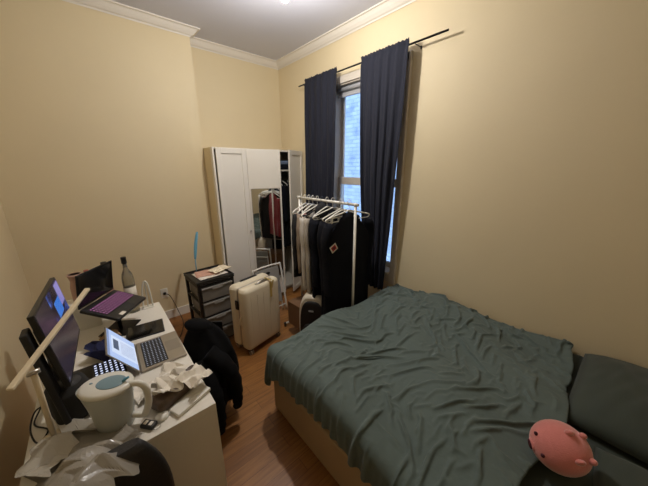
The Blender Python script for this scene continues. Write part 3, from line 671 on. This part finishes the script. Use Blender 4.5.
# --- dark slab of unknown kind standing behind the monitor's near edge
sb = thing('upright_slab', 'narrow black upright slab close behind the near edge of the monitor', 'hard drive', (-.24, 1.33, DZ))
sbm = Matrix.Rotation(math.radians(-9), 3, 'Y')
part('body', 'black_m', sb, lambda b: box(b, (-.010, 0, .235), (.022, .07, .44), .006, Matrix.Rotation(math.radians(-5), 3, 'Y')))
part('foot', 'black_m', sb, lambda b: box(b, (.008, 0, .005), (.07, .09, .010), .003))
# --- keyboard with lit keys
kb = thing('lit_keyboard', 'black keyboard with white blue lit keys between monitor and silver laptop', 'keyboard', (-.085, 1.50, DZ), math.radians(3))
part('case', 'black', kb, lambda b: box(b, (0, 0, .010), (.13, .34, .020), .005))
part('keycaps', mat('dark blue grey keycaps', (34, 40, 58), .5), kb, lambda b: keys(b, -.060, .060, -.165, .165, 6, 15, .020, .008, .14))
part('key_legends', mat('white blue key legends', (220, 225, 245), .5, emit=(205, 216, 250), es=1.0), kb, lambda b: keys(b, -.060, .060, -.165, .165, 6, 15, .0281, .0003, .52))
# --- tablet
tb = thing('tablet', 'black tablet lying flat at the far side of the silver laptop', 'tablet', (.112, 1.905, DZ), math.radians(-6))
part('body', 'black', tb, lambda b: box(b, (0, 0, .004), (.205, .175, .008), .003))
part('screen', mat('black glass', (8, 8, 10), .12), tb, lambda b: bx(b, -.095, .095, -.080, .080, .0079, .0084))
# --- water filter jug
jg = thing('water_jug', 'white water filter jug with a grey blue lid hatch near the front of the desk', 'jug', (-.088, 1.205, DZ), math.radians(-35))
JS = .9
def jug(b):
    rings = []; n = 40
    for z, a, c, sp in ((0, .066, .052, 0), (.006, .072, .058, 0), (.06, .078, .062, 0), (.14, .088, .067, 0), (.205, .096, .072, .01), (.225, .100, .074, .018)):
        ring = []
        for k in range(n):
            t = 2 * PI * k / n; x = a * math.cos(t); y = c * math.sin(t)
            if math.cos(t) < -.6: x -= sp * (-math.cos(t) - .6) / .4
            ring.append(b.verts.new((x, y, z)))
        rings.append(ring)
    loft(b, rings, True)
jg.scale = (.9, .9, .84)
part('body', mat('milky jug plastic', (186, 190, 186), .3), jg, jug)
part('lid', 'plastic_w', jg, lambda b: lathe(b, [(1.0, .2245), (1.02, .232), (.98, .241), (.86, .248), (.3, .250), (.01, .250)], n=40, sx=.104, sy=.078), smooth=True)
part('lid_hatch', 'bluelid', jg, lambda b: (ell(b, (.022, 0, .250), (.058, .042, .005), n=28), ell(b, (-.060, 0, .2495), (.007, .005, .003))))
part('lid_tab', 'blueplastic', jg, lambda b: tube(b, [(.070, .0, .250), (.082, .0, .262), (.094, .004, .268)], [.006, .007, .005], 8))
part('handle', 'plastic_w', jg, lambda b: tube(b, spline([(.094, 0, .232), (.135, 0, .230), (.158, 0, .195), (.155, 0, .12), (.135, 0, .06), (.120, 0, .045), (.078, 0, .05)], 6), [.012] * 37, 12, flat=1.3))
# --- desk lamp
lp = thing('desk_lamp', 'pale slim bar lamp on a thin stem by the monitor', 'lamp', (-.272, 1.262, DZ))
part('base', 'lampwhite', lp, lambda b: lathe(b, [(.001, 0), (.062, 0), (.064, .006), (.060, .012), (.001, .013)], n=32), smooth=True)
part('stem', 'lampwhite', lp, lambda b: tube(b, [(0, 0, .01), (.026, -.097, .372)], .010, 4))
A_ = Vector((-.286, 1.094, 1.136)) - Vector((-.272, 1.262, DZ)); B_ = Vector((-.081, 1.439, 1.276)) - Vector((-.272, 1.262, DZ))
dl = (B_ - A_); lr = basis((A_ + B_) / 2, dl, (1, -.45, 0))
part('light_bar', 'lampwhite', lp, lambda b: box(b, lr.to_translation(), (dl.length, .019, .011), .003, lr.to_3x3()))
part('joint', 'chrome', lp, lambda b: tube(b, [(.010, -.100, .378), (.042, -.094, .378)], .008, 12))
# --- speaker
sp_ = thing('speaker', 'squat charcoal fabric speaker under the monitor near edge', 'speaker', (-.215, 1.375, DZ), .3)
part('body', 'speaker', sp_, lambda b: (box(b, (0, 0, .085), (.13, .13, .160), .028, seg=5)), smooth=True)
part('base_ring', 'black', sp_, lambda b: lathe(b, [(.05, 0), (.052, .006), (.05, .012)], n=24))
part('top_panel', 'rubber', sp_, lambda b: lathe(b, [(.001, .1645), (.045, .1645), (.045, .1665), (.001, .167)], n=24))
# --- tissue packet, tissues, box, fob
M['packet'] = mat('brown patterned packet', (92, 74, 60), .4, var=.6, vscale=60)
tp = thing('tissue_packet', 'brown patterned tissue packet lying open behind the flat white box', 'tissue packet', (.115, 1.20, DZ), math.radians(25))
part('packet', 'packet', tp, lambda b: box(b, (0, 0, .031), (.17, .10, .060), .02, seg=4), smooth=True)
def crumple(b, w, d, seed, amp=.03, n=22, folds=6, base=None, jag=.25):
    rnd = random.Random(seed)
    fs = [(rnd.uniform(0, PI), rnd.uniform(1.6, 5.5), rnd.uniform(0, 6), rnd.uniform(.4, 1)) for _ in range(folds)]
    def f(u, v):
        x = (u - .5) * w; y = (v - .5) * d
        z = 0; ox = oy = 0
        for i, (a, fr, ph, am) in enumerate(fs):
            t = (x * math.cos(a) + y * math.sin(a)) / max(w, d) * fr + ph
            tri = abs((t % 2) - 1)
            z += am * tri; ox += am * math.cos(a + 1.2) * (tri - .5); oy += am * math.sin(a + 1.2) * (tri - .5)
        z = z / folds * amp * 2.2
        p = Vector((x + ox * amp * jag, y + oy * amp * jag, z))
        if base: p.z += base(p.x, p.y)
        return p
    grid(b, n, int(n * d / w) + 2, f, smooth=False)
def crumpled(name, m, w, d, seed, amp, loc, rz, label, cat, n=26, parent=None, base=None, group=None, th=.0012, tilt=(0, 0), jag=.2):
    b = bmesh.new(); crumple(b, w, d, seed, amp, n, base=base, jag=jag)
    zmin = min(v.co.z for v in b.verts)
    if not base:
        for v in b.verts: v.co.z -= zmin
    o = obj(name, b, m, parent); solidify(o, th, 0); o.location = loc; o.rotation_euler = (tilt[0], tilt[1], rz)
    if not parent: tag(o, label, cat, group)
    return o
crumpled('pulled_tissue', 'tissue', .12, .10, 4, .07, (0, 0, .048), .4, '', '', parent=tp)
crumpled('tissue', 'tissue', .15, .12, 14, .07, (.140, 1.300, DZ + .012), .9, 'crumpled white tissue propped on the far side of the brown packet', 'tissue', group='crumpled tissues')
crumpled('tissue', 'tissue', .12, .10, 17, .05, (.215, 1.185, DZ + .045), .6, 'crumpled white tissue at the desk front edge on the brown packet end', 'tissue', group='crumpled tissues', tilt=(.25, .15))
crumpled('tissue', 'tissue', .12, .10, 23, .04, (.040, 1.30, DZ + .001), .2, 'flat folded white tissue between the jug and the silver laptop', 'tissue', group='crumpled tissues')
crumpled('snack_wrapper', 'packet', .10, .05, 5, .04, (.222, 1.285, DZ + .002), .5, 'small brown crumpled wrapper beside the tissue at the desk front edge', 'wrapper')
cb2 = thing('flat_box', 'flat white rectangular box at the desk front corner', 'box', (.176, 1.122, DZ), math.radians(22))
part('box_base', 'paper', cb2, lambda b: bx(b, -.080, .080, -.030, .030, 0, .010, .002))
part('box_lid', 'plastic_w', cb2, lambda b: bx(b, -.0815, .0815, -.0315, .0315, .004, .018, .002))
fb = thing('key_fob', 'small black and white key fob beside the jug at the desk edge', 'key fob', (.010, 1.105, DZ), math.radians(-50))
part('case', 'black', fb, lambda b: box(b, (0, 0, .010), (.058, .034, .018), .006, seg=3))
part('buttons', 'paper', fb, lambda b: (box(b, (-.012, 0, .0195), (.014, .018, .002), .001), box(b, (.012, 0, .0195), (.014, .018, .002), .001)))
part('key_ring', 'chrome', fb, lambda b: tube(b, [(.035 + .014 * math.cos(a), .014 * math.sin(a), .006) for a in [2 * PI * k / 16 for k in range(17)]], .0015, 6))
sm = thing('charger_puck', 'small white charger puck beside the key fob', 'charger', (.058, 1.115, DZ))
part('puck', 'plastic_w', sm, lambda b: lathe(b, [(.001, 0), (.024, 0), (.026, .004), (.024, .016), (.001, .018)], n=24), smooth=True)
# --- desk bags
crumpled('plastic_bag', 'bag', .30, .17, 31, .055, (-.185, 1.135, DZ + .001), .15, 'crumpled grey plastic bag at the near end of the desk behind the jug side', 'bag', n=40, group='grey plastic bags', jag=.9)
crumpled('plastic_bag', mat('pale plastic film', (176, 170, 158), .24, var=.12, vscale=14, spec=.7), .20, .15, 44, .08, (-.255, 1.205, DZ + .012), .8, 'pale plastic bag bunched around the lamp base', 'bag', n=30, group='grey plastic bags', jag=.9)
o = part('charging_cable', 'black', None, lambda b: tube(b, spline([(-.335, 1.62, DZ + .006), (-.33, 1.50, DZ + .02), (-.345, 1.42, DZ + .006), (-.30, 1.35, DZ + .006), (-.325, 1.30, DZ + .006), (-.345, 1.36, DZ + .03), (-.335, 1.44, DZ + .05), (-.30, 1.47, DZ + .04)], 8), .003, 8))
tag(o, 'black cable looped on the desk behind the lamp stem', 'cable')
o = part('laptop_cable', 'copper', None, lambda b: tube(b, spline([(-.14, 1.42, DZ + .005), (-.16, 1.36, DZ + .012), (-.15, 1.31, DZ + .02), (-.12, 1.29, DZ + .005)], 8), .003, 8))
tag(o, 'short red cable on the desk between the speaker and the jug', 'cable')
# clutter between monitor and far laptop
o = crumpled('blue_cloth', mat('dark blue cloth', (32, 36, 74), .9, bump=.2, bscale=200), .15, .20, 51, .08, (-.09, 1.80, DZ + .001), .3, 'dark blue crumpled cloth between the monitor and the tablet', 'cloth', jag=.6)
o = crumpled('beige_pouch', mat('tan pouch cloth', (172, 138, 104), .8), .10, .09, 52, .05, (-.07, 1.955, DZ + .001), .1, 'tan pouch on the desk under the black laptop', 'pouch')
# white organiser with bottles
og = thing('organiser_box', 'white box at the far end of the desk carrying bottles', 'box', (-.205, 2.225, DZ))
part('box_body', 'plastic_w', og, lambda b: bx(b, -.11, .11, -.055, .055, 0, .175, .004))
part('lid', 'plastic_w', og, lambda b: bx(b, -.113, .113, -.058, .058, .175, .19, .004))
ZO = DZ + .19
def bottle(name, label, cat, loc, prof, m, capm, capprof, extra=None, group='bottles behind the black laptop'):
    t = thing(name, label, cat, loc, 0, group)
    part('body', m, t, lambda b: lathe(b, prof, n=24), smooth=True)
    part('cap', capm, t, lambda b: lathe(b, capprof, n=20), smooth=False)
    if extra: extra(t)
    return t
bottle('pink_jar', 'tall dusty pink jar at the left end of the far bottles', 'jar', (-.170, 2.225, ZO), [(.001, 0), (.036, 0), (.038, .01), (.036, .10), (.028, .135), (.034, .165), (.038, .18)], 'pinkglass', 'pinkglass', [(.038, .18), (.030, .182), (.028, .17)])
bottle('rose_bottle', 'small bottle with a rose coloured cap right of the pink jar', 'bottle', (-.112, 2.235, ZO), [(.001, 0), (.02, 0), (.021, .01), (.02, .12), (.010, .14), (.010, .15)], 'paper', mat('rose cap', (160, 80, 70), .4), [(.013, .15), (.013, .19), (.001, .192)])
bottle('black_cap_bottle', 'slim bottle with a black cap behind the black laptop lid', 'bottle', (-.018, 2.262, DZ), [(.001, 0), (.024, 0), (.025, .01), (.025, .28), (.012, .32), (.012, .34)], 'pinkglass', 'black', [(.017, .34), (.017, .405), (.001, .407)])
def lab(t): part('paper_label', 'paper', t, lambda b: lathe(b, [(.0365, .10), (.0372, .10), (.0372, .20), (.0365, .20)], n=24, cap=False))
gb = bottle('glass_bottle', 'clear glass bottle with a black cap and pale label at the desk far end', 'bottle', (.092, 2.245, DZ), [(.001, .0), (.034, 0), (.036, .01), (.036, .26), (.030, .295), (.014, .335), (.012, .375)], mat('cloudy clear glass', (214, 214, 200), .08, trans=.85), 'black', [(.016, .375), (.016, .42), (.001, .422)], lab)
wr_ = thing('wire_stand', 'white curved plastic stand beside the glass bottle at the desk far end', 'stand', (.178, 2.235, DZ))
part('loop', 'plastic_w', wr_, lambda b: tube(b, spline([(-.030, 0, .005), (-.022, 0, .12), (-.005, 0, .20), (.012, 0, .21), (.024, 0, .16), (.030, 0, .005)], 6), .006, 10))
part('slat', 'plastic_w', wr_, lambda b: (tube(b, spline([(0, .01, .005), (.004, .008, .10), (.006, .004, .205)], 6), .005, 8), box(b, (0, .003, .004), (.075, .04, .008), .003)))

# ================================================================ NEAR CHAIR (black leather) WITH BAG
ch = thing('leather_chair', 'black padded chair at the near end of the desk, backrest under the bags', 'chair', (-.075, .80, 0), 0)
def backr(b):
    rings = []; n = 28
    for i in range(13):
        v = i / 12; z = .52 + .415 * v
        w = .115 * (1 - .55 * max(0, (v - .45) / .55) ** 2.2) + .0
        ring = [b.verts.new((w * math.copysign(abs(math.cos(2 * PI * k / n)) ** .7, math.cos(2 * PI * k / n)), .055 + .035 * math.copysign(abs(math.sin(2 * PI * k / n)) ** .7, math.sin(2 * PI * k / n)) * (1 - .5 * v ** 6) + .02 * v, z)) for k in range(n)]
        rings.append(ring)
    loft(b, rings, True)
part('backrest', 'leather', ch, backr)
part('seat', 'leather', ch, lambda b: box(b, (0, -.15, .45), (.40, .40, .07), .03, seg=4), smooth=True)
part('back_support', 'blackmetal', ch, lambda b: tube(b, [(0, -.05, .41), (0, .07, .42), (0, .09, .60)], .014, 10))
part('column', 'blackmetal', ch, lambda b: tube(b, [(0, -.15, .06), (0, -.15, .42)], .025, 14))
for k in range(5):
    a = 2 * PI * k / 5 + .3
    lg = part('leg', 'black', ch, lambda b, a=a: tube(b, [(.02 * math.cos(a), -.15 + .02 * math.sin(a), .085), (.26 * math.cos(a), -.15 + .26 * math.sin(a), .062)], [.022, .015], 10))
    part('caster', 'rubber', lg, lambda b, a=a: tube(b, [(.26 * math.cos(a) - .01, -.15 + .26 * math.sin(a), .025), (.26 * math.cos(a) + .01, -.15 + .26 * math.sin(a), .025)], .025, 14))
def drape(x, y):
    return -((max(0, abs(x) - .03)) ** 1.25) * 1.3 - (max(0, abs(y) - .03) ** 1.2) * 1.1
crumpled('plastic_bag', 'bag', .20, .20, 61, .05, (-.155, .885, .905), .5, 'grey plastic bag draped over the black chair back', 'bag', n=40, base=drape, group='grey plastic bags', jag=.8)

# ================================================================ CHAIR WITH THE BLACK COAT
cc = thing('side_chair', 'small black chair hidden under the black coat beside the desk', 'chair', (.44, 1.82, 0), math.radians(-38))
part('seat', 'black', cc, lambda b: box(b, (0, 0, .40), (.24, .22, .02), .006))
for x in (-.10, .10):
    for y in (-.09, .09):
        part('leg', 'blackmetal', cc, lambda b, x=x, y=y: tube(b, [(x, y, 0), (x, y, .39)], .009, 8))
part('backrest', 'black', cc, lambda b: (bx(b, -.10, .10, .085, .10, .41, .66, .004)))
def coat(b):
    rings = []; n = 44; H = 30
    for i in range(H + 1):
        v = i / H
        z = .77 - .60 * v
        a_ = (.035 + .155 * min(1, (v / .35)) ** .75) * (1 - .12 * v); c_ = .035 + .105 * min(1, v / .5) ** .8
        ring = []
        for k in range(n):
            t = 2 * PI * k / n
            w = 1 + .11 * math.sin(t * 5 + 2) * v + .07 * math.sin(t * 9 + 1 + v * 3) * v + .16 * noise.noise(Vector((math.cos(t) * 1.8, math.sin(t) * 1.8, v * 4)))
            ring.append(b.verts.new((a_ * w * math.cos(t) + .03 * v, c_ * w * math.sin(t) + .01, z + .025 * noise.noise(Vector((math.cos(t) * 2, math.sin(t) * 2, 5))))))
        rings.append(ring)
    loft(b, rings, True)
co = thing('black_coat', 'black coat heaped over the side chair, sleeves hanging down towards the floor', 'coat', (.405, 1.73, .0), math.radians(-38))
part('coat_body', 'coat', co, coat)
for sx, top, pts in ((0, 0, [(.06, -.09, .60), (.17, -.10, .50), (.215, -.09, .36), (.222, -.10, .24), (.220, -.11, .17)]), (1, 0, [(.02, -.12, .56), (.10, -.20, .42), (.13, -.225, .28), (.135, -.24, .16), (.130, -.245, .10)])):
    part('sleeve', 'coat', co, lambda b, pts=pts: tube(b, spline(pts, 6), [.065 - .030 * (i / 24) + .004 * math.sin(i * 1.7) for i in range(25)], 14, flat=.8))
part('collar', 'coat', co, lambda b: ell(b, (-.02, .0, .745), (.09, .055, .045), Matrix.Rotation(.2, 3, 'Y'), 20))

# ================================================================ BED
bd = thing('bed', 'double bed with a beige upholstered base and pale mattress along the window wall', 'bed', (.77, 1.46, 0))
BX = 1.53
part('base', 'bedwood', bd, lambda b: bx(b, 0, BX, -2.03, 0, .02, .30, .012, 3))
part('mattress', 'mattress', bd, lambda b: bx(b, .01, BX, -2.02, -.01, .30, .53, .05, 5), smooth=True)
for x in (.06, BX - .06):
    for y in (-.06, -1.97):
        part('leg', 'black', bd, lambda b, x=x, y=y: bx(b, x - .02, x + .02, y - .02, y + .02, 0, .022))

# ---- cloth relaxation (mass and spring, position based) for duvet
def relax(P, rest, steps, collide, grav=.0007, bend=4, bk=.35, seed=0, pin=None):
    V = np.zeros_like(P); nx, ny = P.shape[:2]; rng = np.random.RandomState(seed)
    def con(A, B, d, k, onlyc=False):
        D = B - A; l = np.sqrt((D * D).sum(-1, keepdims=True)) + 1e-9
        c = (l - d) / l * .5 * k
        if onlyc: c = np.where(l < d, c, 0)
        return D * c
    for s in range(steps):
        V *= .90; V[..., 2] -= grav; Q = P + V
        for it in range(5):
            for ax in (0, 1):
                for par in (0, 1):
                    A = Q[par:-1:2] if ax == 0 else Q[:, par:-1:2]
                    B = Q[par + 1::2] if ax == 0 else Q[:, par + 1::2]
                    m = min(A.shape[ax], B.shape[ax])
                    if ax == 0:
                        A = A[:m]; B = B[:m]
                    else:
                        A = A[:, :m]; B = B[:, :m]
                    d = con(A, B, rest, 1.0); A += d; B -= d
            if it % 2 == 0:
                for (a, b) in (((slice(None, -1), slice(None, -1)), (slice(1, None), slice(1, None))), ((slice(1, None), slice(None, -1)), (slice(None, -1), slice(1, None)))):
                    d = con(Q[a], Q[b], rest * 1.414, .35) ; Q[a] += d; Q[b] -= d
                for bb, kk in ((2, bk), (bend, bk * .6)):
                    d = con(Q[:-bb], Q[bb:], rest * bb * .97, kk, True); Q[:-bb] += d * .5; Q[bb:] -= d * .5
                    d = con(Q[:, :-bb], Q[:, bb:], rest * bb * .97, kk, True); Q[:, :-bb] += d * .5; Q[:, bb:] -= d * .5
            collide(Q, P)
        V = Q - P; P = Q
        n = np.sqrt((V * V).sum(-1, keepdims=True)); V = np.where(n > .02, V / (n + 1e-9) * .02, V)
    return P
BX0, BX1, BY1, BZ = .715, 2.285, 1.475, .60
def coll(Q, P):
    zc = Q[..., 2].copy()
    x, y, z = Q[..., 0], Q[..., 1], Q[..., 2]
    r = .07
    BZ = .60 + .035 * np.sin(x * 5.1 + 1.0) * np.sin(y * 4.3 + .4) + .02 * np.sin(x * 9 - y * 7)
    # rounded box distance in x (left side) and y (foot side)
    dx = np.maximum(BX0 + r - x, 0); dy = np.maximum(y - (BY1 - r), 0); dz = np.maximum(z - (BZ - r), 0)
    inside_zone = (x > BX0 - .001) & (y < BY1 + .001) & (z < BZ)
    L_ = np.sqrt(dx * dx + dy * dy + dz * dz)
    # treat points that penetrate the rounded solid
    pen = (L_ < r) & (x > BX0) & (y < BY1) & (z < BZ)
    top = pen & (z > BZ - .12) & (dx < r) & (dy < r)
    flat = pen & (dx == 0) & (dy == 0)
    z[flat] = BZ[flat]
    edge = pen & ~flat
    dl = x - BX0; df = BY1 - y; dt = BZ - z
    Ls = np.where(L_ > 1e-6, L_, 1)
    hasz = edge & (dz > 0)
    sx = np.where(hasz, r / Ls, 1)
    nx_ = BX0 + r - dx * sx; ny_ = (BY1 - r) + dy * sx; nz_ = (BZ - r) + dz * sx
    xm = hasz & (dx > 0); x[xm] = nx_[xm]
    ym = hasz & (dy > 0); y[ym] = ny_[ym]
    z[hasz] = nz_[hasz]
    low = edge & (dz == 0)
    gox = low & (dl < df); goy = low & ~(dl < df)
    x[gox] = BX0; y[goy] = BY1
    np.minimum(x, BX1, out=x)
    touch = (z > zc + 1e-7)
    for a, b_ in ((x, P[..., 0]), (y, P[..., 1])):
        a[touch] = b_[touch] * FR + a[touch] * (1 - FR)
    np.minimum(x, BX1, out=x)
    np.maximum(z, .03, out=z)
sp = .0130; FR = .85
NX, NY = 146, 144           # cloth across the bed (x) and along it (y)
rng = np.random.RandomState(7)
ii, jj = np.meshgrid(np.arange(NX), np.arange(NY), indexing='ij')
shx = .90; shy = .82
X0 = 2.29 - (NX - 1 - ii) * sp * shx; Y0 = .03 + jj * sp * shy + .03 * np.sin(ii * .05 + .5) - .02 * np.sin(ii * .11)
def fbm(a, b, s, seed):
    out = np.zeros_like(a, dtype=float)
    for i in range(a.shape[0]):
        for j in range(a.shape[1]):
            out[i, j] = noise.noise(Vector((a[i, j] * s, b[i, j] * s, seed)))
    return out
N3 = fbm(X0, Y0, 2.2, 8.8); U0 = X0 * .50 + Y0 * .25 + .12 * N3; V0 = -X0 * .45 + Y0 * 1.0 + .15 * N3; N1 = fbm(U0, V0, 10.0, 1.3); N2 = fbm(X0 + N1 * .2, Y0 * 1.3, 19, 4.7)
Z0 = BZ + .07 + .075 * N1 + .05 * N2 + .04 * N3
P0 = np.stack([X0 + .03 * N2, Y0 + .03 * N1, Z0], -1).astype(float)
P1 = relax(P0, sp, 110, coll, seed=1, bk=.12, bend=3)
def duvet_mesh():
    b = bmesh.new()
    vs = [[b.verts.new(P1[i, j]) for j in range(NY)] for i in range(NX)]
    for i in range(NX - 1):
        for j in range(NY - 1): b.faces.new((vs[i][j], vs[i + 1][j], vs[i + 1][j + 1], vs[i][j + 1])).smooth = True
    return b
dv = obj('duvet', duvet_mesh(), 'duvet'); tag(dv, 'rumpled dark green duvet spread over most of the bed', 'duvet')
solidify(dv, .018, 1); subsurf(dv, 1)
# fitted sheet at the head end
def shf(u, v):
    x = .755 + u * 1.55; y = -.575 + v * .83
    z = .538 + .006 * noise.noise(Vector((x * 4, y * 4, 2))) + .008 * max(0, noise.noise(Vector((x * 2 + y * 3, y * 12, 5))))
    if x < .80: z -= (.80 - x) * 1.2
    return Vector((x, y, z))
b = bmesh.new(); grid(b, 80, 50, shf); o = obj('fitted_sheet', b, 'sheet'); solidify(o, .006, -1); tag(o, 'dark green fitted sheet on the mattress at the pillow end', 'sheet')
def pillow(label, cx_, cy_, w, d, h, z, rz, seed, tilt=0):
    b = bmesh.new(); n = 40
    for s in (1, -1):
        def f(u, v, s=s):
            a = 2 * u - 1; c = 2 * v - 1
            e = (max(0, 1 - abs(a) ** 2.6) * max(0, 1 - abs(c) ** 2.6)) ** .5
            px = a * w / 2 * (1 - .05 * (1 - abs(c) ** 2) * 0); py = c * d / 2
            zz = (h * .78 if s > 0 else -h * .12) * e
            if s > 0: zz += (.010 * noise.noise(Vector((a * 3, c * 6, seed))) + .012 * abs(noise.noise(Vector((a * 2 + c * 3, c * 2, seed + 4)))) ) * e
            return Vector((px, py, zz))
        grid(b, n, n, f)
    bmesh.ops.remove_doubles(b, verts=b.verts[:], dist=.0005)
    o = obj('pillow', b, 'sheet'); o.location = (cx_, cy_, z + h * .12); o.rotation_euler = (tilt, 0, rz); tag(o, label, 'pillow', 'dark green pillows')
pillow('dark green pillow against the wall at the head of the bed', 1.93, -.285, .74, .56, .17, .548, -.02, 3)
pillow('dark green pillow on the near side of the bed behind the pink plush toy', 1.16, -.37, .72, .46, .10, .548, .04, 9)

# ================================================================ PINK PLUSH
PC = Vector((1.262, -.018, .668)); fd = Vector((-.50, .80, -.22)).normalized()
pg = thing('plush_toy', 'round pink plush pig toy lying at the edge of the duvet', 'plush toy', mw=basis(PC, fd, Vector((-.72, .0, .70)).cross(fd)))
# local x = towards the face, z = up
part('body', 'pink', pg, lambda b: (ell(b, (0, 0, 0), (.100, .095, .086), n=36)))
part('snout', 'pink', pg, lambda b: ell(b, (.092, 0, .010), (.014, .026, .020), n=20))
part('nose', 'maroon', pg, lambda b: ell(b, (.104, 0, .012), (.006, .019, .013), n=16))
for s in (-1, 1):
    part('eye', 'maroon', pg, lambda b, s=s: ell(b, (.078, s * .036, .045), (.007, .008, .008), n=12))
    part('ear', 'pink', pg, lambda b, s=s: lathe(b, [(.018, 0), (.016, .012), (.008, .024), (.001, .028)], (-.030, s * .046, .068), 14, sx=1, sy=.6), smooth=True)
    part('foot', 'pink', pg, lambda b, s=s: ell(b, (-.076, s * .040, .048), (.014, .012, .020), n=14))
